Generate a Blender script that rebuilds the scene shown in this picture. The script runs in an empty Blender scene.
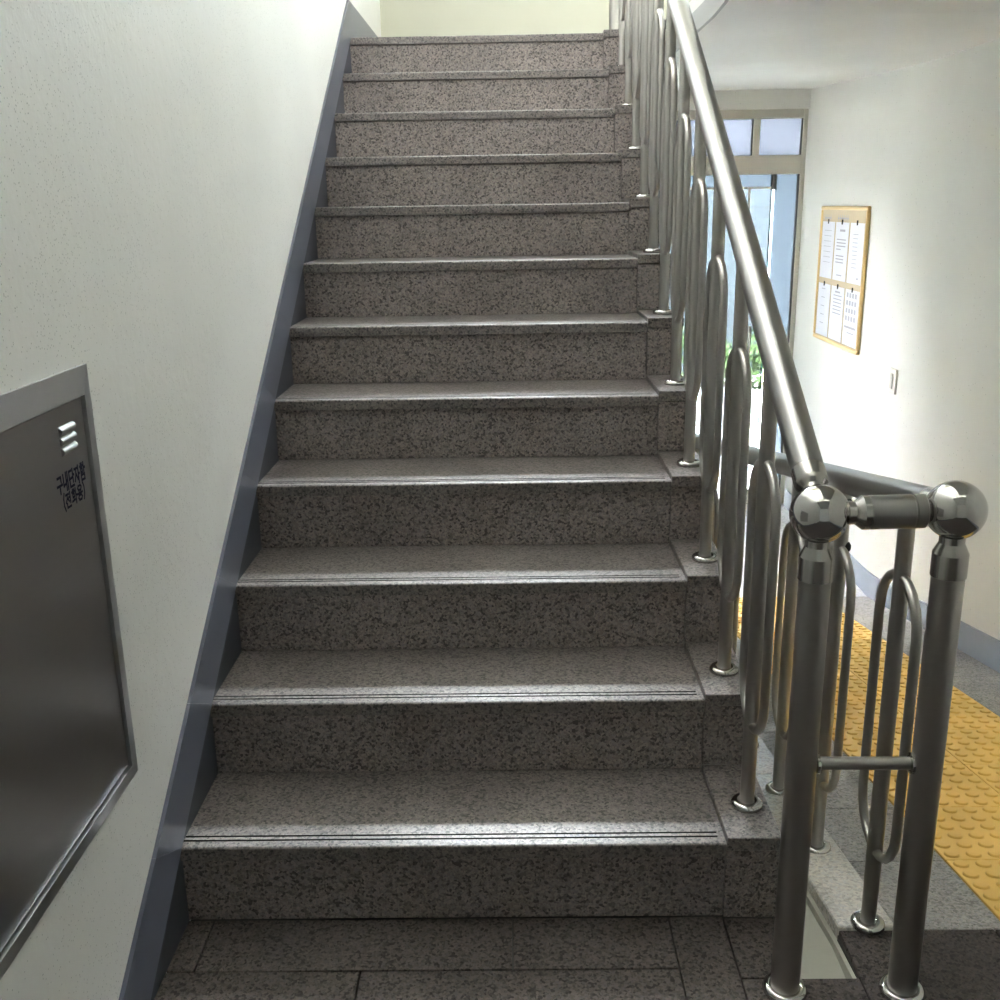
import bpy, bmesh, math, random
from mathutils import Vector, Matrix
random.seed(7)
sc = bpy.context.scene
C = sc.collection

# ---------------------------------------------------------------- camera
PITCH, ROLL, YAW, FPX, CZ = math.radians(16.051), math.radians(-0.9164), math.radians(-0.7046), 1025.5, 1.4455
cp, sp = math.cos(PITCH), math.sin(PITCH)
fw = Vector((math.sin(YAW)*cp, math.cos(YAW)*cp, -sp))
rt = Vector((math.cos(YAW), -math.sin(YAW), 0))
up = rt.cross(fw)
r2 = math.cos(ROLL)*rt + math.sin(ROLL)*up
u2 = -math.sin(ROLL)*rt + math.cos(ROLL)*up
cam_d = bpy.data.cameras.new('camera'); cam = bpy.data.objects.new('camera', cam_d); C.objects.link(cam)
cam_d.sensor_width = 36; cam_d.lens = FPX/1000*36; cam_d.clip_start = 0.02
M = Matrix((r2, u2, -fw)).transposed().to_4x4(); M.translation = (0, 0, CZ)
cam.matrix_world = M
sc.camera = cam

# ---------------------------------------------------------------- world, exposure, daylight portals
sc.view_settings.view_transform = 'Standard'; sc.view_settings.look = 'None'
sc.view_settings.gamma = 1; sc.view_settings.use_curve_mapping = False
sc.view_settings.exposure = 1.65
SKY = 76.0
w = bpy.data.worlds.new('overcast_sky'); sc.world = w; w.use_nodes = True
bg = w.node_tree.nodes['Background']; bg.inputs[0].default_value = (0.975, 0.975, 1.0, 1); bg.inputs[1].default_value = SKY
sc.cycles.use_denoising = True
sc.cycles.max_bounces = 10; sc.cycles.diffuse_bounces = 7; sc.cycles.glossy_bounces = 5
sc.cycles.transparent_max_bounces = 12
sc.cycles.sample_clamp_indirect = 12

def portal(name, loc, rot, sx, sy):
    l = bpy.data.lights.new(name, 'AREA'); l.shape = 'RECTANGLE'; l.size = sx; l.size_y = sy
    l.cycles.is_portal = True
    o = bpy.data.objects.new(name, l); C.objects.link(o); o.location = loc; o.rotation_euler = rot
    return o
portal('daylight_portal_landing_window', (0.6, 6.28, 3.55), (math.radians(-90), 0, 0), 2.4, 1.3)
portal('daylight_portal_added_rear', (0.6, -2.68, 6.2), (math.radians(90), 0, 0), 2.4, .6)  # samples sky through the added rear window
portal('daylight_portal_added_side', (1.98, 3.4, 5.1), (0, math.radians(90), 0), 1.4, 2.4)  # samples sky through the added side window
portal('daylight_portal_entrance', (1.27, 6.95, 0.72), (math.radians(-90), 0, 0), 1.2, 2.5)

# ---------------------------------------------------------------- measured layout (metres)
XL = -0.689          # face of the left skirting
XWL = -0.697         # left wall
XR = 0.431           # right end of the treads
XC = 0.545           # right side of the kerb blocks
XWR = 1.893          # right wall
Y1, T, RS = 1.827, 0.28304, 0.1809   # first nosing, going, rise
NK = 12
ZT = NK*RS           # half landing
YB = 6.2             # landing back wall
YE = 6.85            # entrance wall
RY0, RM = 1.79, math.tan(math.radians(10))   # ramp start and gradient
TP = .3025           # tile pitch along the ramp (plan)
RY1 = RY0 + TP*11
ZL = -RM*(RY1-RY0)   # entrance level
def yk(k): return Y1 + (k-1)*T

# ---------------------------------------------------------------- helpers
WLOC = {}
def wl(p): return WLOC.get(p, Vector((0, 0, 0))) if p else Vector((0, 0, 0))
class MB:
    def __init__(s): s.v = []; s.f = []; s.m = []; s.sm = []
    def add(s, vs, fs, mi=0, smooth=False):
        n = len(s.v); s.v += [tuple(v) for v in vs]
        for f in fs: s.f.append([n+i for i in f]); s.m.append(mi); s.sm.append(smooth)
        return s
    def box(s, x0, x1, y0, y1, z0, z1, mi=0):
        vs = [(x, y, z) for z in (z0, z1) for y in (y0, y1) for x in (x0, x1)]
        return s.add(vs, [(0, 2, 3, 1), (4, 5, 7, 6), (0, 1, 5, 4), (2, 6, 7, 3), (0, 4, 6, 2), (1, 3, 7, 5)], mi)
    def cbox(s, x0, x1, y0, y1, z0, z1, c, mi=0):
        """box with chamfered edges"""
        bm = bmesh.new(); bmesh.ops.create_cube(bm, size=1)
        for v in bm.verts:
            v.co = Vector(((x0+x1)/2+v.co.x*(x1-x0), (y0+y1)/2+v.co.y*(y1-y0), (z0+z1)/2+v.co.z*(z1-z0)))
        bmesh.ops.bevel(bm, geom=bm.edges[:], offset=c, segments=1, affect='EDGES', clamp_overlap=True)
        bm.verts.index_update()
        s.add([v.co[:] for v in bm.verts], [[v.index for v in f.verts] for f in bm.faces], mi); bm.free()
        return s
    def prism_x(s, prof, x0, x1, mi=0, facemat=None, caps=True):
        """prof: list of (y,z), extruded along x"""
        n = len(prof)
        area = sum(prof[i][0]*prof[(i+1) % n][1]-prof[(i+1) % n][0]*prof[i][1] for i in range(n))
        if area < 0:
            prof = prof[::-1]
        vs = [(x0, y, z) for y, z in prof]+[(x1, y, z) for y, z in prof]
        for i in range(n):
            j = (i+1) % n
            s.add([vs[i], vs[n+i], vs[n+j], vs[j]][::-1], [(0, 1, 2, 3)], facemat(prof[i], prof[j]) if facemat else mi)
        if caps:
            s.add(vs[:n], [tuple(range(n))[::-1]], mi); s.add(vs[n:], [tuple(range(n))], mi)
        return s
    def tube(s, path, r, seg=20, closed=False, caps=True, mi=0):
        path = [Vector(p) for p in path]; n = len(path)
        rr = r if isinstance(r, (list, tuple)) else [r]*n
        rings = []
        prev = None
        for i, p in enumerate(path):
            if closed: t = (path[(i+1) % n]-path[i-1]).normalized()
            elif i == 0: t = (path[1]-p).normalized()
            elif i == n-1: t = (p-path[i-1]).normalized()
            else:
                t = ((path[i+1]-p).normalized()+(p-path[i-1]).normalized())
                t = t.normalized() if t.length > 1e-6 else (path[i+1]-path[i-1]).normalized()
            if prev is None:
                a = Vector((1, 0, 0)) if abs(t.x) < 0.9 else Vector((0, 1, 0))
            else: a = prev
            a = (a - t*a.dot(t)).normalized(); prev = a
            b = t.cross(a)
            rings.append([p+rr[i]*(math.cos(2*math.pi*j/seg)*a+math.sin(2*math.pi*j/seg)*b) for j in range(seg)])
        vs = [v for rg in rings for v in rg]; fs = []
        for i in range(n if closed else n-1):
            k = (i+1) % n
            for j in range(seg):
                l = (j+1) % seg
                fs.append((i*seg+j, i*seg+l, k*seg+l, k*seg+j))
        s.add(vs, fs, mi, True)
        if caps and not closed:
            s.add(rings[0], [tuple(range(seg))[::-1]], mi); s.add(rings[-1], [tuple(range(seg))], mi)
        return s
    def lathe(s, prof, o=(0, 0, 0), axis=(0, 0, 1), seg=28, mi=0, weld=False):
        """prof: (radius, height) along axis; hard corners kept by doubling points"""
        o = Vector(o); t = Vector(axis).normalized()
        a = Vector((1, 0, 0)) if abs(t.x) < 0.9 else Vector((0, 1, 0))
        a = (a-t*a.dot(t)).normalized(); b = t.cross(a)
        if weld:
            n = len(prof)
            vs = [o+t*h+r*(math.cos(2*math.pi*j/seg)*a+math.sin(2*math.pi*j/seg)*b) for r, h in prof for j in range(seg)]
            return s.add(vs, [(i*seg+j, i*seg+(j+1) % seg, (i+1)*seg+(j+1) % seg, (i+1)*seg+j) for i in range(n-1) for j in range(seg)], mi, True)
        for (ra, ha), (rb, hb) in zip(prof[:-1], prof[1:]):
            if abs(ra-rb)+abs(ha-hb) < 1e-7: continue
            vs = [o+t*h+r*(math.cos(2*math.pi*j/seg)*a+math.sin(2*math.pi*j/seg)*b) for r, h in ((ra, ha), (rb, hb)) for j in range(seg)]
            s.add(vs, [(j, (j+1) % seg, seg+(j+1) % seg, seg+j) for j in range(seg)], mi, True)
        for (r, h), rev in ((prof[0], True), (prof[-1], False)):
            if r > 1e-5:
                vs = [o+t*h+r*(math.cos(2*math.pi*j/seg)*a+math.sin(2*math.pi*j/seg)*b) for j in range(seg)]
                s.add(vs, [tuple(range(seg))[::-1] if rev else tuple(range(seg))], mi)
        return s
    def mesh(s, name, mats):
        me = bpy.data.meshes.new(name); me.from_pydata(s.v, [], s.f)
        for m in (mats if isinstance(mats, (list, tuple)) else [mats]): me.materials.append(m)
        me.polygons.foreach_set('material_index', s.m); me.polygons.foreach_set('use_smooth', s.sm)
        me.update(); return me

def put(name, me, parent=None, loc=(0, 0, 0), rot=None):
    """link mesh with its origin at world position loc"""
    o = bpy.data.objects.new(name, me); C.objects.link(o)
    loc = Vector(loc)
    if parent: o.parent = parent; o.location = loc - wl(parent)
    else: o.location = loc
    if rot: o.rotation_euler = rot
    WLOC[o] = loc
    return o
def obj(name, mb, mats, parent=None, origin=None):
    """link a mesh given in world coordinates; origin defaults to its base centre"""
    xs, ys, zs = zip(*mb.v)
    o = Vector(origin) if origin else Vector(((min(xs)+max(xs))/2, (min(ys)+max(ys))/2, min(zs)))
    mb.v = [tuple(Vector(v)-o) for v in mb.v]
    return put(name, mb.mesh(name, mats), parent, o)
def tag(o, label=None, cat=None, group=None, kind=None):
    if label: o['label'] = label
    if cat: o['category'] = cat
    if group: o['group'] = group
    if kind: o['kind'] = kind
    return o
def empty(name, loc):
    o = bpy.data.objects.new(name, None); C.objects.link(o); o.location = loc; o.empty_display_size = .1
    WLOC[o] = Vector(loc); return o

# ---------------------------------------------------------------- materials
def newmat(name):
    m = bpy.data.materials.new(name); m.use_nodes = True
    nt = m.node_tree; b = nt.nodes['Principled BSDF']
    return m, nt, b
def plain(name, col, rough=.5, metal=0., spec=.5, bump=0., bscale=60., var=0.):
    m, nt, b = newmat(name)
    b.inputs['Base Color'].default_value = (*col, 1); b.inputs['Roughness'].default_value = rough
    b.inputs['Metallic'].default_value = metal; b.inputs['Specular IOR Level'].default_value = spec
    tc = nt.nodes.new('ShaderNodeTexCoord')
    if var:
        n = nt.nodes.new('ShaderNodeTexNoise'); n.inputs['Scale'].default_value = 4; n.inputs['Detail'].default_value = 5
        nt.links.new(tc.outputs['Object'], n.inputs['Vector'])
        r = nt.nodes.new('ShaderNodeValToRGB')
        r.color_ramp.elements[0].position = .3; r.color_ramp.elements[1].position = .7
        r.color_ramp.elements[0].color = (*[c*(1-var) for c in col], 1); r.color_ramp.elements[1].color = (*[min(1, c*(1+var)) for c in col], 1)
        nt.links.new(n.outputs['Fac'], r.inputs['Fac']); nt.links.new(r.outputs['Color'], b.inputs['Base Color'])
    if bump:
        n2 = nt.nodes.new('ShaderNodeTexNoise'); n2.inputs['Scale'].default_value = bscale; n2.inputs['Detail'].default_value = 6
        nt.links.new(tc.outputs['Object'], n2.inputs['Vector'])
        bp = nt.nodes.new('ShaderNodeBump'); bp.inputs['Strength'].default_value = bump; bp.inputs['Distance'].default_value = .01
        nt.links.new(n2.outputs['Fac'], bp.inputs['Height']); nt.links.new(bp.outputs['Normal'], b.inputs['Normal'])
    return m
def granite(name, light, rough, scale=120., contrast=1., bump=.0, spec=.5):
    m, nt, b = newmat(name); L = nt.links.new
    tc = nt.nodes.new('ShaderNodeTexCoord'); oi = nt.nodes.new('ShaderNodeObjectInfo')
    mul = nt.nodes.new('ShaderNodeVectorMath'); mul.operation = 'SCALE'; mul.inputs['Scale'].default_value = 37.
    cb = nt.nodes.new('ShaderNodeCombineXYZ')
    for i in range(3): L(oi.outputs['Random'], cb.inputs[i])
    L(cb.outputs[0], mul.inputs[0])
    add = nt.nodes.new('ShaderNodeVectorMath'); add.operation = 'ADD'
    L(tc.outputs['Object'], add.inputs[0]); L(mul.outputs[0], add.inputs[1])
    def vor(sc_):
        v = nt.nodes.new('ShaderNodeTexVoronoi'); v.inputs['Scale'].default_value = sc_
        L(add.outputs[0], v.inputs['Vector']); return v
    v1 = vor(scale); v2 = vor(scale*2.1)
    s1 = nt.nodes.new('ShaderNodeSeparateColor'); L(v1.outputs['Color'], s1.inputs[0])
    s2 = nt.nodes.new('ShaderNodeSeparateColor'); L(v2.outputs['Color'], s2.inputs[0])
    r1 = nt.nodes.new('ShaderNodeValToRGB'); r1.color_ramp.interpolation = 'CONSTANT'
    def c(k, tint=(1, 1, 1)): 
        k = 1-(1-k)*contrast
        return (*[light[i]*k*tint[i] for i in range(3)], 1)
    e = r1.color_ramp.elements
    e[0].position = 0; e[0].color = c(.20)
    e[1].position = .13; e[1].color = c(.48)
    for p, k, t in ((.28, .78, (1.02, .99, .97)), (.5, 1.0, (1, 1, 1)), (.72, 1.12, (1.03, 1.0, .97)), (.88, .86, (.96, .98, 1.03))):
        x = e.new(p); x.color = c(k, t)
    L(s1.outputs[0], r1.inputs['Fac'])
    r2_ = nt.nodes.new('ShaderNodeValToRGB'); r2_.color_ramp.interpolation = 'CONSTANT'
    e = r2_.color_ramp.elements; e[0].position = 0; e[0].color = (.45,)*3+(1,); e[1].position = .14; e[1].color = (.86,)*3+(1,)
    x = e.new(.5); x.color = (1, 1, 1, 1)
    L(s2.outputs[1], r2_.inputs['Fac'])
    mx = nt.nodes.new('ShaderNodeMix'); mx.data_type = 'RGBA'; mx.blend_type = 'MULTIPLY'; mx.inputs['Factor'].default_value = .8*contrast
    L(r1.outputs['Color'], mx.inputs['A']); L(r2_.outputs['Color'], mx.inputs['B'])
    n = nt.nodes.new('ShaderNodeTexNoise'); n.inputs['Scale'].default_value = 5; n.inputs['Detail'].default_value = 4
    L(add.outputs[0], n.inputs['Vector'])
    rn = nt.nodes.new('ShaderNodeMapRange'); rn.inputs['From Min'].default_value = .3; rn.inputs['From Max'].default_value = .7
    rn.inputs['To Min'].default_value = .86; rn.inputs['To Max'].default_value = 1.08
    L(n.outputs['Fac'], rn.inputs['Value'])
    mx2 = nt.nodes.new('ShaderNodeMix'); mx2.data_type = 'RGBA'; mx2.blend_type = 'MULTIPLY'; mx2.inputs['Factor'].default_value = 1
    L(mx.outputs['Result'], mx2.inputs['A']); L(rn.outputs[0], mx2.inputs['B'])
    L(mx2.outputs['Result'], b.inputs['Base Color'])
    b.inputs['Roughness'].default_value = rough
    rr = nt.nodes.new('ShaderNodeMapRange'); rr.inputs['To Min'].default_value = rough*.85; rr.inputs['To Max'].default_value = min(1, rough*1.25)
    L(s1.outputs[2], rr.inputs['Value']); L(rr.outputs[0], b.inputs['Roughness'])
    b.inputs['Specular IOR Level'].default_value = spec
    if bump:
        bp = nt.nodes.new('ShaderNodeBump'); bp.inputs['Strength'].default_value = bump; bp.inputs['Distance'].default_value = .004
        L(s1.outputs[1], bp.inputs['Height']); L(bp.outputs['Normal'], b.inputs['Normal'])
    return m
def wallmat(name, col, speck=.5, speckscale=150., thr=.05, bump=.15):
    """matt paint with scattered dark pits and faint unevenness"""
    m, nt, b = newmat(name); L = nt.links.new
    tc = nt.nodes.new('ShaderNodeTexCoord')
    n = nt.nodes.new('ShaderNodeTexNoise'); n.inputs['Scale'].default_value = 1.6; n.inputs['Detail'].default_value = 6
    L(tc.outputs['Object'], n.inputs['Vector'])
    r = nt.nodes.new('ShaderNodeValToRGB')
    r.color_ramp.elements[0].position = .3; r.color_ramp.elements[1].position = .7
    r.color_ramp.elements[0].color = (*[c*.95 for c in col], 1); r.color_ramp.elements[1].color = (*[min(1, c*1.03) for c in col], 1)
    L(n.outputs['Fac'], r.inputs['Fac'])
    v = nt.nodes.new('ShaderNodeTexVoronoi'); v.inputs['Scale'].default_value = speckscale
    L(tc.outputs['Object'], v.inputs['Vector'])
    s = nt.nodes.new('ShaderNodeSeparateColor'); L(v.outputs['Color'], s.inputs[0])
    n3 = nt.nodes.new('ShaderNodeTexNoise'); n3.inputs['Scale'].default_value = 3; n3.inputs['Detail'].default_value = 3
    L(tc.outputs['Object'], n3.inputs['Vector'])
    th = nt.nodes.new('ShaderNodeMapRange'); th.inputs['From Min'].default_value = .4; th.inputs['From Max'].default_value = .7
    th.inputs['To Min'].default_value = thr*.15; th.inputs['To Max'].default_value = thr
    L(n3.outputs['Fac'], th.inputs['Value'])
    lt = nt.nodes.new('ShaderNodeMath'); lt.operation = 'LESS_THAN'; L(s.outputs[0], lt.inputs[0]); L(th.outputs[0], lt.inputs[1])
    d = nt.nodes.new('ShaderNodeMath'); d.operation = 'LESS_THAN'; L(v.outputs['Distance'], d.inputs[0]); d.inputs[1].default_value = .32
    mu = nt.nodes.new('ShaderNodeMath'); mu.operation = 'MULTIPLY'; L(lt.outputs[0], mu.inputs[0]); L(d.outputs[0], mu.inputs[1])
    mu2 = nt.nodes.new('ShaderNodeMath'); mu2.operation = 'MULTIPLY'; L(mu.outputs[0], mu2.inputs[0]); mu2.inputs[1].default_value = speck
    mx = nt.nodes.new('ShaderNodeMix'); mx.data_type = 'RGBA'
    L(mu2.outputs[0], mx.inputs['Factor']); L(r.outputs['Color'], mx.inputs['A']); mx.inputs['B'].default_value = (*[c*.25 for c in col], 1)
    L(mx.outputs['Result'], b.inputs['Base Color']); b.inputs['Roughness'].default_value = .55
    b.inputs['Specular IOR Level'].default_value = .35
    n2 = nt.nodes.new('ShaderNodeTexNoise'); n2.inputs['Scale'].default_value = 45; n2.inputs['Detail'].default_value = 6
    L(tc.outputs['Object'], n2.inputs['Vector'])
    bp = nt.nodes.new('ShaderNodeBump'); bp.inputs['Strength'].default_value = bump; bp.inputs['Distance'].default_value = .006
    L(n2.outputs['Fac'], bp.inputs['Height']); L(bp.outputs['Normal'], b.inputs['Normal'])
    return m
def steel(name, col, rough, streak=(1, 1, 1), amt=.0):
    m, nt, b = newmat(name); L = nt.links.new
    b.inputs['Base Color'].default_value = (*col, 1); b.inputs['Metallic'].default_value = 1; b.inputs['Roughness'].default_value = rough
    if amt:
        tc = nt.nodes.new('ShaderNodeTexCoord'); mp = nt.nodes.new('ShaderNodeMapping'); mp.inputs['Scale'].default_value = streak
        L(tc.outputs['Object'], mp.inputs['Vector'])
        n = nt.nodes.new('ShaderNodeTexNoise'); n.inputs['Scale'].default_value = 1; n.inputs['Detail'].default_value = 5
        L(mp.outputs[0], n.inputs['Vector'])
        r = nt.nodes.new('ShaderNodeMapRange'); r.inputs['To Min'].default_value = max(.03, rough-amt); r.inputs['To Max'].default_value = rough+amt
        L(n.outputs['Fac'], r.inputs['Value']); L(r.outputs[0], b.inputs['Roughness'])
    return m
def glass(name, tint, refl=.5, body=None, bodyfac=0.):
    """thin pane: tinted transparency with a Fresnel reflection, optionally a milky film"""
    m = bpy.data.materials.new(name); m.use_nodes = True; nt = m.node_tree; L = nt.links.new
    nt.nodes.remove(nt.nodes['Principled BSDF']); out = nt.nodes['Material Output']
    t = nt.nodes.new('ShaderNodeBsdfTransparent'); t.inputs[0].default_value = (*tint, 1)
    g = nt.nodes.new('ShaderNodeBsdfGlossy'); g.inputs['Roughness'].default_value = .03
    fr = nt.nodes.new('ShaderNodeFresnel'); fr.inputs[0].default_value = 1.45
    mf = nt.nodes.new('ShaderNodeMath'); mf.operation = 'MULTIPLY'; mf.inputs[1].default_value = refl*2; mf.use_clamp = True
    L(fr.outputs[0], mf.inputs[0])
    mx = nt.nodes.new('ShaderNodeMixShader'); L(mf.outputs[0], mx.inputs[0])
    src = t
    if body:
        tr = nt.nodes.new('ShaderNodeBsdfTranslucent'); tr.inputs[0].default_value = (*body, 1)
        m2 = nt.nodes.new('ShaderNodeMixShader'); m2.inputs[0].default_value = bodyfac
        L(t.outputs[0], m2.inputs[1]); L(tr.outputs[0], m2.inputs[2]); src = m2
    L(src.outputs[0], mx.inputs[1]); L(g.outputs[0], mx.inputs[2]); L(mx.outputs[0], out.inputs['Surface'])
    return m

G_TREAD = granite('granite_polished', (.207, .183, .174), .36, 190, 1.0, spec=.9)
G_RISER = granite('granite_riser', (.28, .246, .236), .55, 175, .9)
G_FLOOR = granite('granite_floor', (.108, .094, .088), .8, 180, .75, spec=.2)
G_RAMP = granite('granite_flamed', (.36, .345, .33), .6, 170, .6, .3)
G_PALE = granite('granite_pale_kerb', (.62, .60, .56), .2, 140, .35)
G_LOBBY = granite('lobby_stone', (.66, .66, .68), .3, 120, .3)
GROOVE = plain('black_groove', (.012, .012, .012), .8)
MORTAR = plain('dark_joint', (.06, .057, .055), .9)
CONC = plain('rough_concrete', (.35, .34, .32), .9, bump=.3)
W_LEFT = wallmat('stippled_offwhite_paint', (.80, .80, .775), .5, 270, .11, .22)
W_RIGHT = wallmat('smooth_white_paint', (.785, .79, .755), .4, 120, .012, .08)
W_CREAM = wallmat('cream_paint', (.52, .52, .43), .2, 120, .01, .08)
OLIVE = wallmat('olive_grey_paint', (.46, .46, .39), .3, 150, .03, .1)
BLUE = plain('slate_blue_gloss_paint', (.115, .125, .165), .3, var=.08)
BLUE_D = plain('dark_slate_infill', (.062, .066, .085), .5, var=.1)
BLUE2 = plain('grey_blue_base_paint', (.30, .34, .41), .5, var=.06)
FASC = plain('grey_edge_paint', (.45, .46, .46), .6)
STEEL = steel('brushed_steel_tube', (.42, .405, .385), .33)
STEEL_H = steel('polished_steel_handrail', (.34, .335, .33), .32)
CHROME = steel('mirror_steel', (.52, .51, .495), .08)
COLLAR = steel('satin_collar_steel', (.44, .425, .405), .22)
BOXST = steel('cabinet_sheet_steel', (.44, .435, .43), .34, (2, 2, 90), .05)
BOXFR = steel('cabinet_frame_steel', (.52, .52, .54), .36, (40, 40, 40), .05)
LOUV = steel('louvre_steel', (.5, .5, .5), .5)
INK = plain('navy_ink', (.012, .014, .05), .7)
YEL = plain('yellow_tactile', (.82, .52, .13), .5, var=.1)
ALU = plain('champagne_aluminium', (.52, .50, .44), .4, metal=.25)
ALUD = plain('dark_gasket', (.05, .05, .05), .7)
GOLD = steel('gold_anodised', (.72, .52, .24), .4)
TAN = plain('tan_board', (.52, .43, .29), .8)
PAPER = plain('paper_white', (.72, .74, .82), .8)
INKG = plain('grey_print', (.36, .37, .44), .8)
PLAST = plain('switch_plastic', (.74, .72, .64), .35)
RUB = plain('black_rubber', (.02, .02, .02), .5)
GL_T = glass('transom_glass', (.16, .17, .19), .5, (.19, .20, .22), .5)
GL_D = glass('door_glass', (.31, .325, .335), .6)
GL_F = glass('film_glass', (.13, .145, .16), .5, (.15, .175, .195), .5)
GL_W = glass('window_glass', (.95, .97, .97), .5)
GL_W2 = glass('added_rear_window_glass', (.46, .46, .45), .5)  # tint trims the fill light of the added rear window
GL_W3 = glass('added_side_window_glass', (.56, .56, .55), .5)  # pane tone sets how much light the added side window gives
EDGE = plain('glass_edge', (.03, .12, .12), .2)

# ================================================================= SETTING
def struct(name, mb, mat, parent=None): 
    o = obj(name, mb, mat, parent)
    if not parent: o['kind'] = 'structure'
    return o
ZTOP, YBK = 6.8, -2.6
# left wall
tag(struct('wall_left', MB().box(XWL-.2, XWL, YBK, YE+.2, -.9, ZTOP), W_LEFT), 'off-white stippled paint wall beside the steps')
SY0, SY1, SZ0, SZ1 = 2.2, 4.6, 4.4, 5.8
tag(struct('wall_right', MB().box(XWR, XWR+.2, YBK, YE+.2, -.9, SZ0).box(XWR, XWR+.2, YBK, YE+.2, SZ1, ZTOP).box(XWR, XWR+.2, YBK, SY0, SZ0, SZ1).box(XWR, XWR+.2, SY1, YE+.2, SZ0, SZ1), W_RIGHT), 'smooth white wall beside the ramp')
UX0, UX1, UZ0, UZ1 = -.6, 1.8, 5.9, 6.5
tag(struct('wall_behind', MB().box(XWL, XWR, YBK-.2, YBK, -.9, UZ0).box(XWL, XWR, YBK-.2, YBK, UZ1, ZTOP).box(XWL, UX0, YBK-.2, YBK, UZ0, UZ1).box(UX1, XWR, YBK-.2, YBK, UZ0, UZ1), W_RIGHT), 'plain wall behind the viewer')
# landing back wall with a window opening above the frame of the photograph
WX0, WX1, WZ0, WZ1 = -.6, 1.8, 2.9, 4.2
mb = MB()
mb.box(XWL, XWR, YB, YB+.14, ZT-.004, WZ0); mb.box(XWL, XWR, YB, YB+.14, WZ1, ZTOP)
mb.box(XWL, WX0, YB, YB+.14, WZ0, WZ1); mb.box(WX1, XWR, YB, YB+.14, WZ0, WZ1)
tag(struct('wall_landing', mb, W_CREAM), 'cream wall at the back of the half landing')
win = struct('window_1', MB().box(WX0, WX1, YB+.05, YB+.10, WZ0, WZ0+.05).box(WX0, WX1, YB+.05, YB+.10, WZ1-.05, WZ1)
    .box(WX0, WX0+.05, YB+.05, YB+.10, WZ0+.05, WZ1-.05).box(WX1-.05, WX1, YB+.05, YB+.10, WZ0+.05, WZ1-.05)
    .box((WX0+WX1)/2-.03, (WX0+WX1)/2+.03, YB+.05, YB+.10, WZ0+.05, WZ1-.05), ALU)
for a, b in ((WX0+.05, (WX0+WX1)/2-.03), ((WX0+WX1)/2+.03, WX1-.05)):
    obj('pane', MB().box(a, b, YB+.072, YB+.078, WZ0+.05, WZ1-.05), GL_W, win)
win = struct('window_added_rear', MB().box(UX0, UX1, YBK-.10, YBK-.05, UZ0, UZ0+.05).box(UX0, UX1, YBK-.10, YBK-.05, UZ1-.05, UZ1)
    .box(UX0, UX0+.05, YBK-.10, YBK-.05, UZ0+.05, UZ1-.05).box(UX1-.05, UX1, YBK-.10, YBK-.05, UZ0+.05, UZ1-.05)
    .box(.57, .63, YBK-.10, YBK-.05, UZ0+.05, UZ1-.05), ALU)  # unseen window, added to light the upper risers and landing wall
for a, b in ((UX0+.05, .57), (.63, UX1-.05)):
    obj('pane', MB().box(a, b, YBK-.078, YBK-.072, UZ0+.05, UZ1-.05), GL_W2, win)
xa, xb_ = XWR+.05, XWR+.10  # unseen side window over the upper flight, added to brighten the left wall
win = struct('window_added_side', MB().box(xa, xb_, SY0, SY1, SZ0, SZ0+.05).box(xa, xb_, SY0, SY1, SZ1-.05, SZ1).box(xa, xb_, SY0, SY0+.05, SZ0+.05, SZ1-.05)
    .box(xa, xb_, SY1-.05, SY1, SZ0+.05, SZ1-.05).box(xa, xb_, 3.37, 3.43, SZ0+.05, SZ1-.05), ALU)
for a, b in ((SY0+.05, 3.37), (3.43, SY1-.05)):
    obj('pane', MB().box(XWR+.072, XWR+.078, a, b, SZ0+.05, SZ1-.05), GL_W3, win)
# entrance wall (around the glazed door)
DX0, DZ1 = .66, 1.997
mb = MB(); mb.box(XWL, DX0, YE, YE+.2, -.9, 2.4); mb.box(DX0, XWR, YE, YE+.2, DZ1, 2.4)
tag(struct('wall_entrance', mb, W_RIGHT), 'white wall above and beside the glazed entrance')
# ceilings
tag(struct('ceiling', MB().box(XWL, XWR, YBK-.2, YB+.3, ZTOP, ZTOP+.2), W_RIGHT), 'white ceiling high over the stair')
tag(struct('ceiling_hall', MB().box(XWL, XWR, YBK, .3, 3.9, 4.2), W_RIGHT), 'white ceiling of the hall at the foot of the stair')
# soffit of the half landing and of the returning flight above the ramp
low = [(YE, 2.11), (6.2, 2.08), (5.5, 2.05), (4.9, 2.03), (4.3, 2.03), (3.7, 2.03), (3.5, 2.04), (3.35, 2.07), (3.2, 2.12), (3.0, 2.22), (2.8, 2.34), (2.5, 2.53), (.8, 3.62)]
upp = [(.8, 3.93), (2.5, 2.84), (3.0, 2.52), (3.6, ZT-.005), (YB, ZT-.005), (YE, ZT-.005)]
XS = .69
sof = tag(struct('ceiling_soffit', MB().prism_x(low+upp, XS, XWR), W_RIGHT), 'white curved soffit under the returning flight above the ramp')
band = [(y, z) for y, z in low]+[(y, z+.075) for y, z in low[::-1]]
obj('edge_band', MB().prism_x(band, XS-.012, XS), FASC, sof)

# ---------------------------------------------------------------- floors
fl = MB()
fl.box(XWL, XWR, YBK, 1.655, -.95, -.012); fl.box(XWL, XC, 1.655, 1.86, -.95, -.012); fl.box(.66, XWR, 1.655, RY0, -.95, -.012)
floor = tag(struct('floor', fl, MORTAR), 'dark granite paved floor at the foot of the stair')
def tile(x0, x1, y0, y1, z=0., th=.012, mat=G_FLOOR, parent=floor, name='floor_tile', g=.0016):
    return obj(name, MB().cbox(x0+g, x1-g, y0+g, y1-g, z-th, z, .0012), mat, parent)
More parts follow.
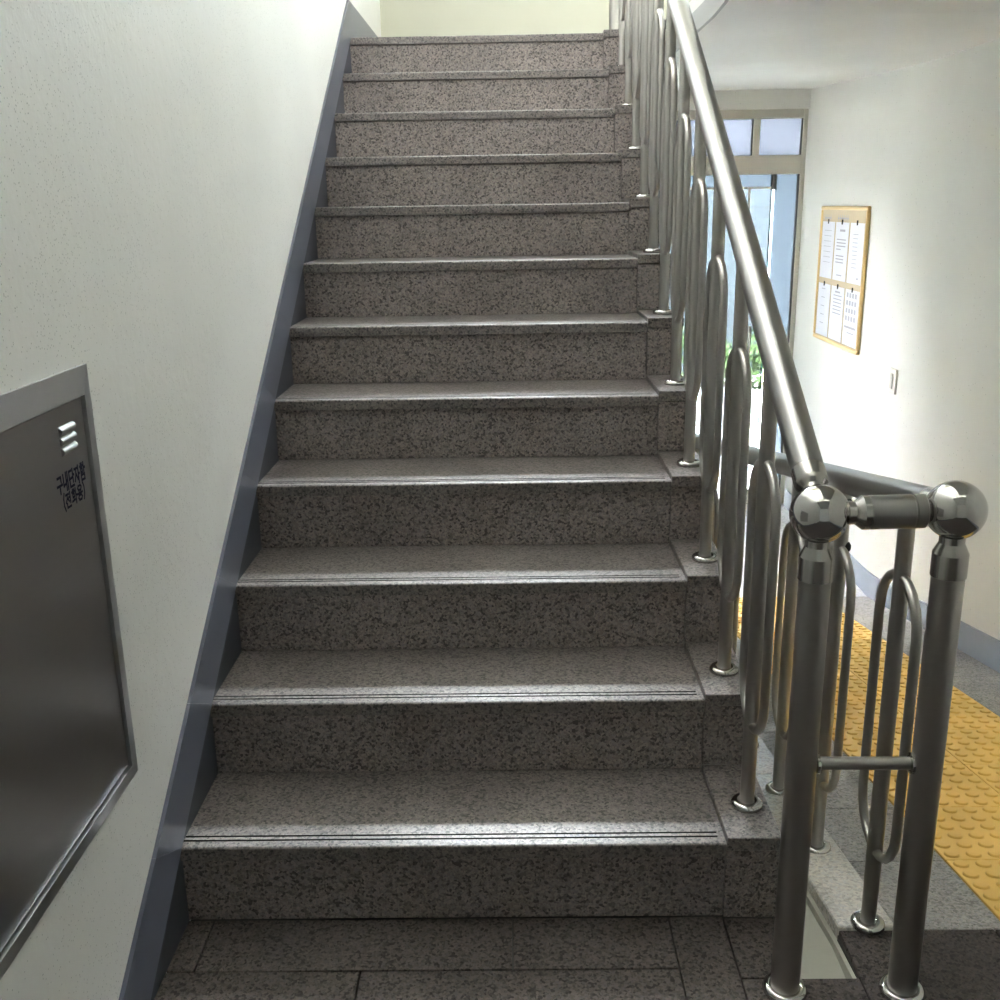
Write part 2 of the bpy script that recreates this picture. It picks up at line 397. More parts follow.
# border strips running along the kerb, then running-bond slabs
tile(-.697, -.64, 1.683, 1.8355); tile(-.64, -.01, 1.683, 1.8355); tile(-.01, .317, 1.683, 1.8355)
y = 1.683; r_ = 0
while y > -.9:
    y0 = y-.6; x = [-.697, -.31, .317] if r_ % 2 == 0 else [-.697, -.01, .317]
    for a, b in zip(x[:-1], x[1:]): tile(a, b, y0, y)
    y = y0; r_ += 1
y = 1.8355
for n in range(5):
    L_ = .62; tile(.317, XR, y-L_, y); y -= L_
tile(XR, XC, 1.655, 1.8305); y = 1.655
for n in range(4): tile(XR, .66, y-.6, y); y -= .6
y = RY0
for n in range(5):
    for a, b in ((.66, .98), (.98, 1.60), (1.60, XWR)):
        tile(a, b, (y-.45 if n == 0 else y-.6), y)
    y -= .45 if n == 0 else .6
# ---------------------------------------------------------------- ramp
def rz(y): return -RM*(y-RY0)
AL = math.atan(RM); CA = math.cos(AL)
ramp = struct('floor_ramp', MB().prism_x([(RY0, -.013), (RY1, ZL-.013), (RY1, -.9), (RY0, -.9)], .665, XWR), MORTAR)
tag(ramp, 'sloping paved ramp beside the stair going down to the entrance')
NT = 11; TL = TP/CA
def slab_mesh(wd, ln, th, mat, name, c=.0012):
    return MB().cbox(-wd/2, wd/2, -ln/2, ln/2, -th, 0, c).mesh(name, mat)
def ramp_piece(name, me, xc, ya, yb, dz=0.):
    yc = (ya+yb)/2
    return put(name, me, ramp, (xc, yc, rz(yc)+dz), (-AL, 0, 0))
g = .0024
m_l = slab_mesh(.228-g, TL-g, .012, G_RAMP, 'ramp_slab'); m_r = slab_mesh(XWR-1.632-g, 2*TL-g, .012, G_RAMP, 'ramp_slab_wide')
for i in range(NT): ramp_piece('paving_slab', m_l, .78+.114, RY0+TP*i, RY0+TP*(i+1))
for i in range(5): ramp_piece('paving_slab', m_r, (1.632+XWR)/2, RY0+2*TP*i, RY0+2*TP*(i+1))
ramp_piece('paving_slab', slab_mesh(XWR-1.632-g, TL-g, .012, G_RAMP, 'ramp_slab_end'), (1.632+XWR)/2, RY0+10*TP, RY1)
# yellow tactile tiles with a square grid of domes
m_t = slab_mesh(.312-.003, TL-.003, .014, YEL, 'tactile_tile')
sb = MB()
prof = [(.0180, 0), (.0168, .0044), (.0148, .0058), (.0002, .0062)]
for j in range(6):
    for i in range(6):
        x = -.130+i*.052; yy = -TL/2+TL/12+j*TL/6
        sb.lathe(prof, (x, yy, -.0002), seg=12)
m_s = sb.mesh('tactile_studs', YEL)
for i in range(NT):
    for c_ in range(2):
        t = ramp_piece('tactile_tile', m_t, 1.008+.156+.312*c_, RY0+TP*i, RY0+TP*(i+1), .002)
        s_ = bpy.data.objects.new('stud_field', m_s); C.objects.link(s_); s_.parent = t; s_['kind'] = 'stuff'
        s_['label'] = 'rows of raised yellow domes'
# pale kerb along the open side of the ramp, on an olive painted upstand
KL = (RY1-RY0)/4
m_k = MB().cbox(-.06, .06, -KL/CA/2+.001, KL/CA/2-.001, -.034, 0, .003).mesh('kerb_slab', G_PALE)
for i in range(4): ramp_piece('kerb_slab', m_k, .72, RY0+KL*i, RY0+KL*(i+1), .008)
tag(struct('wall_ramp_upstand', MB().prism_x([(1.656, -.3), (1.656, -.013), (RY0, -.026), (RY1, ZL-.026), (RY1, -.9), (1.656, -.9)], .652, .665), OLIVE),
    'olive painted side of the ramp facing the stair')
tag(struct('floor_gap', MB().prism_x([(1.655, -.045), (RY0, -.045), (RY1, ZL-.045), (RY1, -.95), (1.655, -.95)], XC, .652), OLIVE), 'olive painted channel between stair and ramp')
tag(struct('wall_gap_end', MB().box(XC, .652, 1.652, 1.6556, -.75, -.014), OLIVE), 'olive end face of the slot between stair and ramp')
# entrance floor
fe = tag(struct('floor_entrance', MB().box(XC, XWR, RY1, YE+.2, -.9, ZL-.012).box(XWL, XC, 1.835, YE+.2, -.95, -.9+.2), MORTAR), 'pale polished floor inside the entrance')
y = RY1
while y < YE:
    for a, b in ((XC, 1.008), (1.008, 1.63), (1.63, XWR)): tile(a, b, y, min(y+.6, YE+.2), ZL, .012, G_LOBBY, fe)
    y += .6
# half landing
la = tag(struct('floor_landing', MB().box(XWL, XC, yk(NK)+.3, YB, ZT-.18, ZT-.03).box(XC, XWR, 4.6, YB, ZT-.005, ZT-.003), CONC), 'granite floor of the half landing')
for a, b in ((XWL, -.07), (-.07, XC)): obj('floor_tile', MB().cbox(a+.001, b-.001, yk(NK)+.302, YB, ZT-.03, ZT, .001), G_FLOOR, la)

# ---------------------------------------------------------------- skirtings
SL = RS/T
def nz(y): return RS+(y-Y1)*SL
hb = MB()   # infill under the sloping boards, thin on the wall and darker than the boards
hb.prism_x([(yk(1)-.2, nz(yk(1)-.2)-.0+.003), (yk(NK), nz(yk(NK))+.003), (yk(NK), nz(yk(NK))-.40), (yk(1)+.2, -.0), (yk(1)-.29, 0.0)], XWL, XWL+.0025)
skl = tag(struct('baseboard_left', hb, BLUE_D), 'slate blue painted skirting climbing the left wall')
H = .165
def board(pts): obj('skirting_board', MB().prism_x(pts, XWL, XL), BLUE, skl)
YS0 = 1.46
for n in range(3):
    a, b = YS0-.62*(n+1), YS0-.62*n; board([(a+.0008, .0), (b-.0008, .0), (b-.0008, .118), (a+.0008, .118)])
yA = Y1-T+.004; sh = .14
board([(YS0+.0008, 0), (yA, 0), (Y1-.0002, nz(Y1)+.002), (Y1-.0002-sh, nz(Y1-sh)+H), (YS0+.0008, .118)])
for k in range(1, NK):
    # boards between nosings with a level joint
    ya, yb = yk(k)+.0002, yk(k+1)-.0002
    sh = .14
    board([(ya, nz(ya)+.002), (yb, nz(yb)+.002), (yb-sh, nz(yb-sh)+H), (ya-sh, nz(ya-sh)+H)])
ya = yk(NK)+.0002
board([(ya, ZT+.002), (ya+.08, ZT+.002), (ya+.08, ZT+.15), (ya-.02, ZT+.15), (ya-.14, nz(ya-.14)+H)])
board([(ya+.081, ZT+.002), (YB, ZT+.002), (YB, ZT+.15), (ya+.081, ZT+.15)])
# right wall base, following the ramp with an eased foot
def rbz(y):
    if y < RY0-.15: return 0.
    if y > RY1+.25: return ZL
    if y > RY1-.35:
        t = (y-(RY1-.35))/.6; z0 = rz(RY1-.35)
        return z0*(1-t)**2+2*t*(1-t)*ZL+t*t*ZL if True else 0
    if y < RY0+.15:
        t = (y-(RY0-.15))/.3; return t*t*rz(RY0+.15)
    return rz(y)
ysamp = [YBK, RY0-.15]+[RY0-.15+.05*i for i in range(1, 7)]+[RY0+.6, RY0+1.2, RY0+1.8, RY0+2.4, RY1-.35]+[RY1-.35+.06*i for i in range(1, 11)]+[YE-.02]
mbr = MB()
def fz(y): return 0 if y < RY0 else (rz(y) if y < RY1 else ZL)
n_ = len(ysamp); xb = XWR-.012
mbr.add([(xb, y, fz(y)-.002) for y in ysamp]+[(xb, y, rbz(y)+.122) for y in ysamp], [(i, i+1, n_+i+1, n_+i) for i in range(n_-1)])
mbr.add([(xb, y, rbz(y)+.122) for y in ysamp]+[(XWR, y, rbz(y)+.122) for y in ysamp], [(i, i+1, n_+i+1, n_+i) for i in range(n_-1)])
tag(struct('baseboard_right', mbr, BLUE2), 'grey blue painted skirting following the ramp on the right wall')

# ================================================================= STAIRCASE
stair = tag(empty('staircase', (-.08, Y1, 0)), 'straight flight of grey speckled granite steps between the left wall and the steel railing', 'staircase')
core = [(yk(1)+.03, -.3)]
for k in range(1, NK+1):
    core += [(yk(k)+.028, (k-1)*RS-.031 if k > 1 else -.3), (yk(k)+.028, k*RS-.031)]
core += [(yk(NK)+.3, ZT-.031), (yk(NK)+.3, ZT-.20), (yk(4), -.3)]
obj('concrete_core', MB().prism_x(core, XWL+.003, XC-.012), CONC, stair)
NTH = .030
def tread_profile(D, grooves=True):
    p = [(0.0, -NTH), (0.0, -.005), (.0004, -.0031), (.0015, -.0015), (.0031, -.0004), (.005, 0)]
    if grooves:
        for a in (.024, .0385): p += [(a, 0), (a, -.004), (a+.0052, -.004), (a+.0052, 0)]
    return p+[(D, 0), (D, -NTH)]
def gm(a, b): return 1 if (min(a[1], b[1]) <= -.0039 and max(a[1], b[1]) > -.02 and .02 < a[0] < .05 and .02 < b[0] < .05) else 0
wx = XR-XWL
m_tread = MB().prism_x(tread_profile(T+.012), 0, wx-.014, facemat=gm).prism_x(tread_profile(T+.012, False), wx-.014, wx-.001).mesh('tread', [G_TREAD, GROOVE])
m_riser = MB().cbox(0, wx-.001, .009, .03, 0.0005, RS-NTH-.0015, .0012).mesh('riser', G_RISER)
for k in range(1, NK+1):
    me = m_tread
    if k == NK: me = MB().prism_x(tread_profile(.302), 0, wx-.014, facemat=gm).prism_x(tread_profile(.302, False), wx-.014, wx-.001).mesh('tread_top', [G_TREAD, GROOVE])
    put('tread', me, stair, (XWL+.0006, yk(k), k*RS))
    put('riser', m_riser, stair, (XWL+.0006, yk(k), (k-1)*RS))
KD = .013     # kerb blocks stand a little proud of the treads
kx = XC-XR
m_kcap = MB().cbox(0.001, kx, -.001, T+.006, KD-.030, KD, .0018).mesh('kerb_cap', G_TREAD)
m_kris = MB().cbox(0.001, kx-.003, .004, .03, KD+.0005, RS+KD-.0315, .0012).mesh('kerb_riser', G_RISER)
m_kris1 = MB().cbox(0.001, kx-.003, .004, .03, .0005, RS+KD-.0315, .0012).mesh('kerb_riser_low', G_RISER)
for k in range(1, NK+1):
    put('kerb_cap', m_kcap, stair, (XR, yk(k), k*RS)); put('kerb_riser', m_kris1 if k == 1 else m_kris, stair, (XR, yk(k), (k-1)*RS))
side = [(yk(1)+.03, -.75)]
for k in range(1, NK+1):
    side += [(yk(k)+.03, (k-1)*RS+KD-.031 if k > 1 else -.3), (yk(k)+.03, k*RS+KD-.031)]
side += [(yk(NK)+.28, ZT+KD-.031), (yk(NK)+.28, -.75)]
obj('side_panel', MB().prism_x(side, XC-.012, XC-.0005), OLIVE, stair)

# ================================================================= RAILING
PXL, PYL = .507, 1.623       # stair newel
PXR, PYR = .727, 1.618       # ramp newel
BXS = .495                   # stair baluster line
ZBL, ZBR = .948, .953        # ball centres
rail = tag(empty('stair_railing', (PXL, PYL, 0)), 'stainless steel railing with round posts, ball tops and looped balusters along stair and ramp', 'railing')
def newel(px, py, zb, z0=0.):
    zt = zb-.049
    post = put('newel_post', MB().lathe([(.0268, 0), (.0268, zt-.065-z0)], seg=32).mesh('newel_post', STEEL), rail, (px, py, z0))
    h = zt-.065-z0
    put('collar', MB().lathe([(.0268, h-.0), (.0290, h), (.0290, h+.040), (.0276, h+.043), (.0205, h+.058), (.0205, h+.074)], seg=32).mesh('collar', COLLAR), post, (px, py, z0))
    b = MB(); n = 28; R_ = .049
    b.lathe([(max(1e-6, R_*math.sin(math.pi*i/n)), -R_*math.cos(math.pi*i/n)) for i in range(n+1)], seg=48, weld=True)
    put('ball', b.mesh('ball', CHROME), post, (px, py, zb))
    fl_ = MB(); fl_.lathe([(.027, .012), (.030, .014), (.036, .013), (.0405, .009), (.042, .004), (.041, .0)][::-1], seg=32, weld=True)
    put('floor_flange', fl_.mesh('post_flange', CHROME), post, (px, py, z0))
    return post
newel(PXL, PYL, ZBL); newel(PXR, PYR, ZBR)
# connector between the two balls, with necks
ax = Vector((PXR-PXL, PYR-PYL, ZBR-ZBL)); Lc = ax.length
con = put('connector_rail', MB().lathe([(.0265, .076), (.0285, .078), (.0285, .148), (.0270, .149), (.0270, .151), (.0285, .152), (.0285, .168), (.026, .170)], axis=ax, seg=32).mesh('connector', STEEL_H), rail, (PXL, PYL, ZBL))
put('neck', MB().lathe([(.0200, .042), (.0190, .056), (.0285, .068), (.0285, .080)], axis=ax, seg=32).mesh('neck', COLLAR), con, (PXL, PYL, ZBL))
put('neck', MB().lathe([(.0285, .166), (.020, .171), (.018, .178), (.020, .18)], axis=ax, seg=32).mesh('neck', COLLAR), con, (PXL, PYL, ZBL))
# low cross bar between the posts
cbz = .486
cb_ = put('cross_bar', MB().lathe([(.0115, .026), (.0115, PXR-PXL-.026)], axis=(1, -.02, 0), seg=20).mesh('cross_bar', STEEL), rail, (PXL, PYL, cbz))
for d0, d1 in ((.0245, .031), (PXR-PXL-.031, PXR-PXL-.0245)):
    put('weld_collar', MB().lathe([(.014, d0), (.019, d0+.001), (.019, d1-.001), (.014, d1)], axis=(1, -.02, 0), seg=20).mesh('weld_collar', CHROME), cb_, (PXL, PYL, cbz))
# handrails
def handrail(p0, p1, name='handrail'):
    p0, p1 = Vector(p0), Vector(p1); d = p1-p0; Lh = d.length
    h = put(name, MB().lathe([(.0282, .082), (.0282, Lh-.082)], axis=d, seg=36).mesh('handrail', STEEL_H), rail, p0)
    put('rail_sleeve', MB().lathe([(.020, .04), (.020, .054), (.027, .062), (.0288, .068), (.0288, .096), (.0278, .098)], axis=d, seg=36).mesh('sleeve', COLLAR), h, p0)
    put('rail_sleeve', MB().lathe([(.0278, Lh-.098), (.0288, Lh-.096), (.0288, Lh-.068), (.016, Lh-.055), (.016, Lh-.045)], axis=d, seg=36).mesh('sleeve', COLLAR), h, p0)
    return h
yT = yk(NK)+.15
zT = ZBL+(yT-PYL)*SL
newel(BXS, yT, zT, ZT+KD); handrail((PXL, PYL, ZBL), (BXS, yT, zT))
yF = RY1+.02; zF = ZBR-(yF-PYR)*RM
newel(PXR-.003, yF, zF, ZL); handrail((PXR, PYR, ZBR), (PXR-.003, yF, zF))
# balusters: upright tube, elongated loop, floor flange
def loop_path(w, z0, z1, n=10):
    r = w/2; pts = []
    for i in range(n+1): a = math.pi*i/n; pts.append((0, r*math.cos(a), z1-r+r*math.sin(a)*1.0))
    for i in range(n+1): a = math.pi+math.pi*i/n; pts.append((0, r*math.cos(a), z0+r+r*math.sin(a)))
    return pts
def baluster_meshes(h, z0, z1, w):
    up_ = MB().lathe([(.0155, 0), (.0155, h)], seg=24).mesh('baluster', STEEL)
    lo = MB().tube(loop_path(w, z0, z1), .0095, 14, closed=True).mesh('loop', STEEL)
    f_ = MB().lathe([(.033, 0), (.0345, .004), (.033, .010), (.028, .0135), (.020, .014), (.016, .012)], seg=28, weld=True).mesh('baluster_flange', CHROME)
    return up_, lo, f_
def baluster(ms, loc):
    b = put('baluster', ms[0], rail, loc)
    put('loop', ms[1], b, loc); put('floor_flange', ms[2], b, loc)
    return b
hS = ZBL+(yk(1)+.12-PYL)*SL-RS-KD-.02
msS = baluster_meshes(hS, .205-KD, .775-KD, .188)
for k in range(1, NK): baluster(msS, (BXS+.002, yk(k)+.12, k*RS+KD))
yb0 = 1.797
hR = ZBR-(yb0-PYR)*RM-.02-.008
msR = baluster_meshes(hR, .178, .765, .188)
for i in range(9):
    yb = yb0+.352*i; b = baluster(msR, (.722, yb, rz(yb)+.008))
    if i in (1,): 
        put('bolt_head', MB().lathe([(.008, 0), (.012, .003), (.012, .008), (.006, .012)], axis=(1, -.5, 0), seg=16).mesh('bolt_head', RUB), b, (.730, yb-.006, rz(yb)+.775))
        put('rail_clip', MB().cbox(-.014, .014, -.02, .02, 0, .022, .005).mesh('rail_clip', RUB), b, (.722, yb, rz(yb)+hR-.028))

# ================================================================= WALL CABINET (left)
CY0, CY1, CZ0, CZ1 = .915, 1.669, .458, 1.2065
cab = tag(empty('wall_cabinet', (XWL, (CY0+CY1)/2, CZ0)), 'stainless steel terminal cabinet with dark lettering set in the left wall', 'cabinet')
xf = XWL+.0115; FWD = .044
def bevel_frame(y0, y1, z0, z1):
    i = .005
    return y0+i, y1-i, z0+i, z1-i
def frame_piece(pts_out, pts_in):
    """one mitred frame rail: outer edge at the wall, face at xf"""
    m_ = MB(); (a, b), (c, d) = pts_out, pts_in
    def P(x, q): return (x, q[0], q[1])
    xo_ = XWL+.0035
    vs = [P(XWL, a), P(XWL, b), P(xo_, b), P(xo_, a), P(xf, d), P(xf, c), P(XWL, d), P(XWL, c)]
    m_.add(vs, [(0, 1, 2, 3), (3, 2, 4, 5), (5, 4, 6, 7), (0, 3, 5, 7), (1, 6, 4, 2)])
    return obj('frame_rail', m_, BOXFR, cab)
A, B_, C_, D_ = (CY0, CZ0), (CY1, CZ0), (CY1, CZ1), (CY0, CZ1)
f = FWD; a, b, c, d = (CY0+f, CZ0+f*.75), (CY1-f*.95, CZ0+f*.75), (CY1-f*.95, CZ1-f), (CY0+f, CZ1-f)
frame_piece((A, B_), (a, b)); frame_piece((B_, C_), (b, c)); frame_piece((C_, D_), (c, d)); frame_piece((D_, A), (d, a))
obj('back_box', MB().box(XWL+.0005, XWL+.002, CY0+f, CY1-f*.95, CZ0+f*.75, CZ1-f), ALUD, cab)
dx = XWL+.006
door = obj('cabinet_door', MB().cbox(XWL+.0022, dx, CY0+f+.003, CY1-f*.95-.003, CZ0+f*.75+.004, CZ1-f-.003, .0012), BOXST, cab)
for z in (1.122, 1.106, 1.090):
    mbx = MB(); n = 8; pr = []
    y0, y1 = 1.527, 1.580
    for i in range(n+1):
        t = i/n; pr.append((dx+.006*math.sin(math.pi*t)**.7 if 0 < t < 1 else dx, z+.007-.014*t))
    for i in range(n):
        (xa, za), (xb, zb_) = pr[i], pr[i+1]
        mbx.add([(xa, y0, za), (xa, y1, za), (xb, y1, zb_), (xb, y0, zb_)], [(0, 1, 2, 3)], 0, True)
    for yy in (y0, y1): mbx.add([(p, yy, q) for p, q in pr], [tuple(range(n+1))])
    obj('louvre', mbx, LOUV, door)
# lettering from single strokes (unit square glyphs, y up)
GL = {
 'gu': [[(.15, .92), (.80, .92), (.80, .62)], [(.02, .45), (.98, .45)], [(.50, .45), (.50, .0)]],
 'nae': [[(.10, .95), (.10, .30), (.48, .38)], [(.62, 1), (.62, .0)], [(.62, .52), (.88, .52)], [(.90, 1), (.90, 0)]],
 'dan': [[(.55, .95), (.10, .95), (.10, .48), (.60, .52)], [(.80, 1), (.80, .25)], [(.80, .65), (1., .65)], [(.15, .32), (.15, .03), (.90, .03)]],
 'ja': [[(.05, .90), (.60, .90)], [(.34, .90), (.28, .55), (.03, .20)], [(.34, .60), (.62, .22)], [(.78, 1), (.78, 0)], [(.78, .52), (1., .52)]],
 'ham': [[(.22, 1.), (.45, 1.)], [(.05, .86), (.62, .86)], [(.18, .72), (.48, .72), (.48, .48), (.18, .48), (.18, .72)], [(.78, 1), (.78, .40)], [(.78, .70), (1., .70)], [(.18, .32), (.85, .32), (.85, .02), (.18, .02), (.18, .32)]],
 '(': [[(.8, 1.08), (.45, .75), (.45, .28), (.8, -.08)]], ')': [[(.2, 1.08), (.55, .75), (.55, .28), (.2, -.08)]],
 'jeon': [[(.05, .92), (.60, .92)], [(.33, .92), (.27, .65), (.03, .40)], [(.33, .68), (.60, .42)], [(.60, .68), (.82, .68)], [(.84, 1), (.84, .28)], [(.18, .30), (.18, .03), (.88, .03)]],
 'hwa': [[(.28, 1.), (.48, 1.)], [(.08, .86), (.66, .86)], [(.22, .72), (.52, .72), (.52, .48), (.22, .48), (.22, .72)], [(.37, .48), (.37, .26)], [(.05, .22), (.66, .26)], [(.80, 1), (.80, 0)], [(.80, .52), (1., .52)]],
 'yong': [[(.28, 1), (.72, 1), (.86, .86), (.72, .70), (.28, .70), (.14, .86), (.28, 1)], [(.35, .68), (.35, .50)], [(.65, .68), (.65, .50)], [(.02, .48), (.98, .48)], [(.28, .34), (.72, .34), (.86, .18), (.72, .02), (.28, .02), (.14, .18), (.28, .34)]],
}
def strokes(names, y0, y1, z0, z1, th, widths=None):
    m_ = MB(); widths = widths or [1]*len(names); tot = sum(widths); yy = y0
    for nm, wd in zip(names, widths):
        gw = (y1-y0)*wd/tot
        for pl in GL[nm]:
            q = [(yy+gw*(.06+.86*u), z0+(z1-z0)*v) for u, v in pl]
            for (a0, a1), (b0, b1) in zip(q[:-1], q[1:]):
                dx_, dz_ = b0-a0, b1-a1; l = math.hypot(dx_, dz_); nx, nzv = -dz_/l*th/2, dx_/l*th/2; ex, ez = dx_/l*th/2, dz_/l*th/2
                f4 = [(a0+nx-ex, a1+nzv-ez), (a0-nx-ex, a1-nzv-ez), (b0-nx+ex, b1-nzv+ez), (b0+nx+ex, b1+nzv+ez)]
                m_.add([(dx+.0004, u, v) for u, v in f4], [(0, 1, 2, 3)])
        yy += gw
    return m_
o = obj('lettering', strokes(['gu', 'nae', 'dan', 'ja', 'ham'], 1.496, 1.604, 1.0305, 1.0575, .0042), INK, door); tag(o, 'dark navy Korean lettering, upper line')
o = obj('lettering', strokes(['(', 'jeon', 'hwa', 'yong', ')'], 1.508, 1.596, 1.0025, 1.0255, .0038, [.5, 1, 1, 1, .5]), INK, door); tag(o, 'dark navy Korean lettering in brackets, lower line')

# ================================================================= ENTRANCE DOOR
door1 = tag(empty('door_1', (1.27, YE, ZL)), 'glazed aluminium entrance door with transom panes at the foot of the ramp', None, None, 'structure')
y0, y1 = YE+.03, YE+.10
def fr(name, x0, x1, z0, z1, mat=ALU, c=.003, ya=y0, yb=y1): return obj(name, MB().cbox(x0, x1, ya, yb, z0, z1, c), mat, door1)
fr('jamb', XWR-.028, XWR, ZL, DZ1); fr('jamb', DX0, DX0+.05, ZL, DZ1)
fr('head', DX0+.05, XWR-.028, 1.942, DZ1)
fr('transom_bar', DX0+.05, XWR-.028, 1.607, 1.722, ya=YE+.02)
for xm in (1.553, 1.10): fr('mullion', xm, xm+.044, 1.722, 1.942)
for a, b in ((DX0+.05, 1.10), (1.144, 1.553), (1.597, XWR-.028)):
    fr('transom_pane', a, b, 1.722, 1.942, GL_T, .0005, YE+.062, YE+.068)
    obj('gasket', MB().box(b-.010, b, YE+.035, YE+.045, 1.722, 1.942), ALUD, door1)
# fixed side pane, pivot bracket, swinging glass leaf
fr('side_pane', 1.715, XWR-.03, ZL+.03, 1.607, GL_F, .0005, YE+.060, YE+.068)
obj('gasket', MB().box(XWR-.042, XWR-.030, YE+.035, YE+.045, ZL, 1.607), ALUD, door1)
fr('pivot_bracket', 1.690, 1.722, 1.512, 1.607, ALUD, .003, YE+.04, YE+.08)
fr('glass_leaf', .715, 1.692, ZL+.015, 1.520, GL_D, .0005, YE+.058, YE+.070)
fr('glass_edge_strip', 1.692, 1.700, ZL+.015, 1.520, EDGE, .0005, YE+.058, YE+.070)
fr('glass_edge_strip', 1.545, 1.560, ZL+.015, 1.520, PLAST, .0005, YE+.054, YE+.058)
fr('leaf_top_rail', .715, 1.692, 1.520, 1.532, PLAST, .001, YE+.05, YE+.075)
fr('top_pane', .71, 1.690, 1.532, 1.607, GL_F, .0005, YE+.060, YE+.068)
fr('leaf_foot', 1.60, 1.70, ZL+.002, ZL+.10, ALU, .003, YE+.045, YE+.085)
fr('sill', DX0+.05, XWR-.028, ZL-.01, ZL+.012, ALU, .002)
fr('pull_handle', 1.58, 1.60, .05, .65, STEEL, .006, YE+.0, YE+.02)
for z in (.10, .60): fr('handle_stub', 1.583, 1.597, z-.007, z+.007, STEEL, .002, YE+.02, YE+.058)

# ================================================================= NOTICE BOARD AND SHEETS
NY0, NY1, NZ0, NZ1 = 5.572, 6.400, .632, 1.410
nb = tag(empty('notice_board', (XWR, (NY0+NY1)/2, NZ0)), 'gold framed notice board holding six sheets on the right wall', 'notice board')
xo = XWR-.020; fwid = .022
obj('backing', MB().box(XWR-.012, XWR, NY0+.01, NY1-.01, NZ0+.01, NZ1-.01), TAN, nb)
for (a, b, c, d) in ((NY0, NY1, NZ1-fwid, NZ1), (NY0, NY1, NZ0, NZ0+fwid), (NY0, NY0+fwid, NZ0+fwid, NZ1-fwid), (NY1-fwid, NY1, NZ0+fwid, NZ1-fwid)):
    obj('frame_rail', MB().cbox(xo, XWR, a, b, c, d, .005), GOLD, nb)
xm = XWR-.0135
def marks(bars, mat=INKG): 
    m_ = MB()
    for ya, yb, za, zb in bars: m_.add([(xm-.0012, ya, za), (xm-.0012, ya, zb), (xm-.0012, yb, zb), (xm-.0012, yb, za)], [(0, 1, 2, 3)])
    return m_
hd = []
for (yc, wd, n) in ((6.26, .13, 5), (5.98, .20, 6)):
    for i in range(n):
        q = yc+wd/2-wd*i/n; hd += [(q-wd/n*.75, q, 1.338, 1.348), (q-wd/n*.5, q-wd/n*.3, 1.325, 1.362)]
o = obj('heading', marks(hd), INKG, nb); o['label'] = 'two faint headings across the top'; o['kind'] = 'stuff'
cols = [(6.130, 6.362), (5.872, 6.106), (5.612, 5.846)]    # left, middle, right as seen
rows = [(1.000, 1.322), (.662, .966)]
pos = ['left', 'middle', 'right']
desc = {(0, 0): 'plain pale sheet, upper left on the notice board', (1, 0): 'printed sheet with two short paragraphs, upper middle on the notice board',
        (2, 0): 'faintly printed sheet, upper right on the notice board', (0, 1): 'pale sheet with scattered marks, lower left on the notice board',
        (1, 1): 'sheet with closely set lines of text, lower middle on the notice board', (2, 1): 'sheet with rows of small pictures, lower right on the notice board'}
for ci, (ya, yb) in enumerate(cols):
    for ri, (za, zb) in enumerate(rows):
        P_ = tag(obj('notice_sheet', MB().box(xm-.0008, xm+.0006, ya, yb, za, zb), PAPER), desc[(ci, ri)], 'paper', 'sheets on the notice board')
        bars = []
        wd = yb-ya
        def line(z, u0, u1, h=.006): bars.append((yb-wd*u1, yb-wd*u0, z-h/2, z+h/2))
        if (ci, ri) == (1, 0):
            line(zb-.045, .35, .75, .012)
            for i in range(4): line(zb-.095-.018*i, .15, .85 if i < 3 else .5)
            for i in range(3): line(zb-.185-.018*i, .15, .75)
            line(za+.03, .3, .7)
        elif (ci, ri) == (1, 1):
            for i in range(6): line(zb-.05-.020*i, .2, .85)
            line(zb-.03, .3, .7, .010)
        elif (ci, ri) == (2, 1):
            for j in range(4):
                for i in range(4): line(zb-.03-.042*j, .1+.2*i, .24+.2*i, .026)
            line(za+.10, .08, .9, .012); line(za+.07, .3, .8)
        elif (ci, ri) == (2, 0):
            for i in range(9): line(zb-.06-.022*i, .25, .6, .003)
            line(za+.03, .7, .8, .01)
        elif (ci, ri) == (0, 1):
            for i in range(5): line(zb-.03-.05*i, .3, .6, .004)
        else:
            for i in range(7): line(zb-.05-.03*i, .2, .8, .0025)
        obj('print', marks(bars), INKG, P_)['kind'] = 'stuff'
        pm = (ya+yb)/2
        obj('clip', MB().cbox(xm-.006, xm, pm-.004, pm+.004, zb-.012, zb+.014, .001), ALUD, P_)
# light switch
sw = tag(empty('light_switch', (XWR, 5.045, .518)), 'small cream light switch on the right wall beside the notice board', 'light switch')
obj('plate', MB().cbox(XWR-.010, XWR, 5.000, 5.090, .518, .642, .004), PLAST, sw)
obj('rocker', MB().cbox(XWR-.016, XWR-.009, 5.030, 5.060, .542, .618, .003), plain('switch_rocker_grey', (.50, .49, .44), .4), sw)

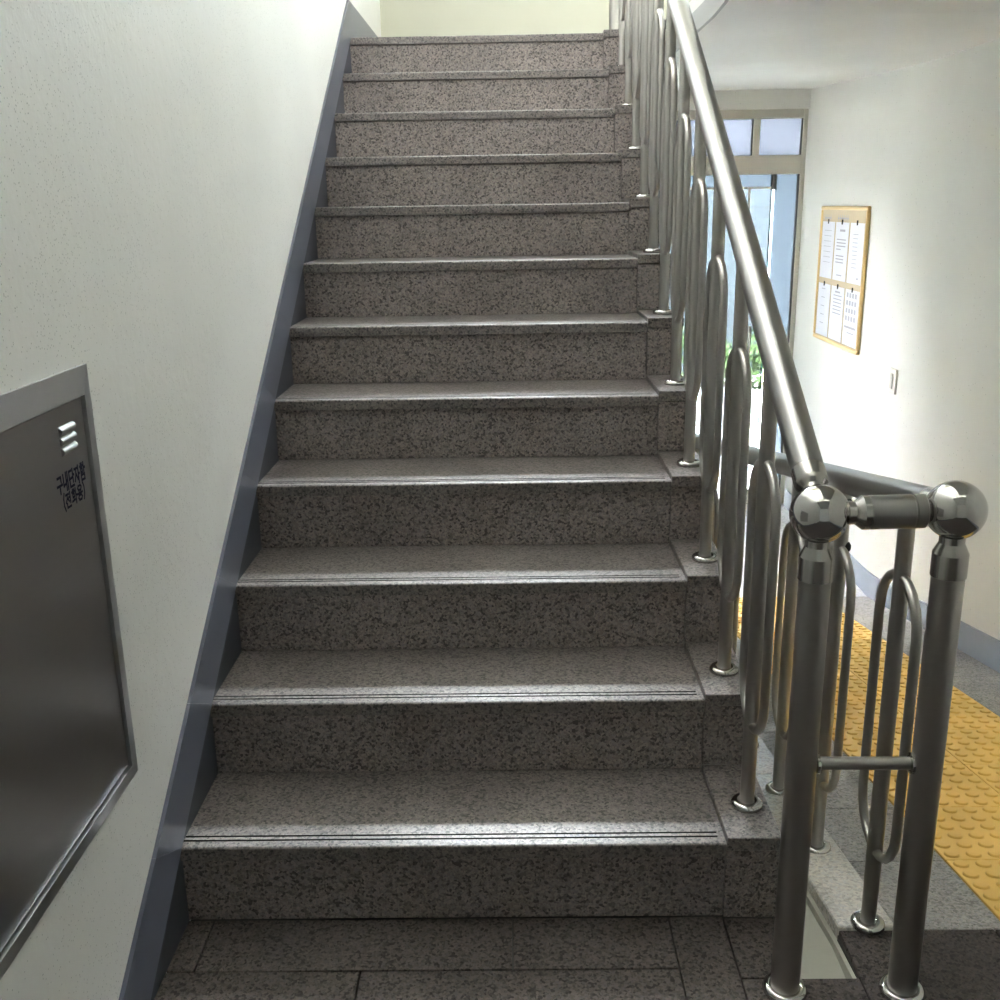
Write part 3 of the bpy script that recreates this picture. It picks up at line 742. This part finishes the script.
# ================================================================= OUTSIDE
tag(struct('ground_outside', MB().box(-6, 10, YE+.2, 22, -.9, ZL-.02), plain('pale_concrete', (.62, .62, .62), .8, var=.05)), 'pale concrete ground outside the entrance')
tag(obj('sky_block_canopy', MB().cbox(-.6, 3.2, YE+.2, YE+1.5, 2.40, 2.58, .01).cbox(-.6, 3.2, YE+1.42, YE+1.5, 2.58, 2.75, .01), plain('sky_block_grey', (.55, .55, .55), .6)), 'unseen flat grey canopy added to hold sky light off the entrance', 'canopy')  # out of view, added to cut the sky light entering the door
pw = tag(obj('garden_wall', MB().cbox(.2, 4.6, 9.6, 9.85, ZL-.02, -.34, .01).cbox(.2, 4.6, 9.57, 9.88, -.34, -.31, .006), plain('white_render', (.75, .76, .78), .7)), 'low white garden wall outside the glass door', 'wall')
hedge = MB()
leafm = plain('leaf_green', (.045, .085, .018), .6, var=.5)
rnd = random.Random(3)
for i in range(5200):
    x = rnd.uniform(.3, 4.5); yy = 10.3+max(-.3, min(.4, rnd.gauss(0, .2))); z = -.4+rnd.random()**.8*(.58+.10*math.sin(x*5)+.05*math.sin(x*13)); s_ = rnd.uniform(.03, .06)
    a = Vector((rnd.gauss(0, 1), rnd.gauss(0, 1), rnd.gauss(0, 1))).normalized(); b = a.orthogonal().normalized(); c = a.cross(b); p = Vector((x, yy, z))
    hedge.add([p-b*s_, p+c*s_*.45, p+b*s_, p-c*s_*.45], [(0, 1, 2, 3)])
h = tag(empty('hedge', (2.4, 10.2, ZL-.02)), 'green leafy hedge behind the white garden wall outside', 'hedge')
o = obj('foliage', hedge, leafm, h); o['kind'] = 'stuff'
for i in range(8):
    x = .5+.52*i; obj('stem', MB().tube([(x, 10.3, ZL-.02), (x+.03, 10.32, -.2), (x-.03, 10.28, .0)], [.02, .015, .008], 8), plain('bark', (.12, .08, .05), .8) if i == 0 else bpy.data.materials['bark'], h)
bl = tag(empty('neighbour_building', (2.5, 12.8, ZL-.02)), 'blue grey clad building facing the entrance across the yard', 'building')
BW = plain('teal_tinted_cladding', (.026, .036, .041), .8, var=.05)
obj('facade', MB().box(-5, 9.5, 12.6, 13.0, ZL-.02, 9.0), BW, bl)
GLW = plain('dark_window_glass', (.08, .10, .12), .1)
for i in range(6):
    for j in range(2):
        x0 = -3.8+2.1*i; z0 = 3.6+2.6*j
        fr_ = obj('window', MB().cbox(x0, x0+1.1, 12.55, 12.6, z0, z0+1.2, .01), plain('white_frame', (.7, .7, .7), .5) if (i, j) == (0, 0) else bpy.data.materials['white_frame'], bl)
        obj('pane', MB().box(x0+.06, x0+1.04, 12.54, 12.552, z0+.06, z0+1.14), GLW, fr_)
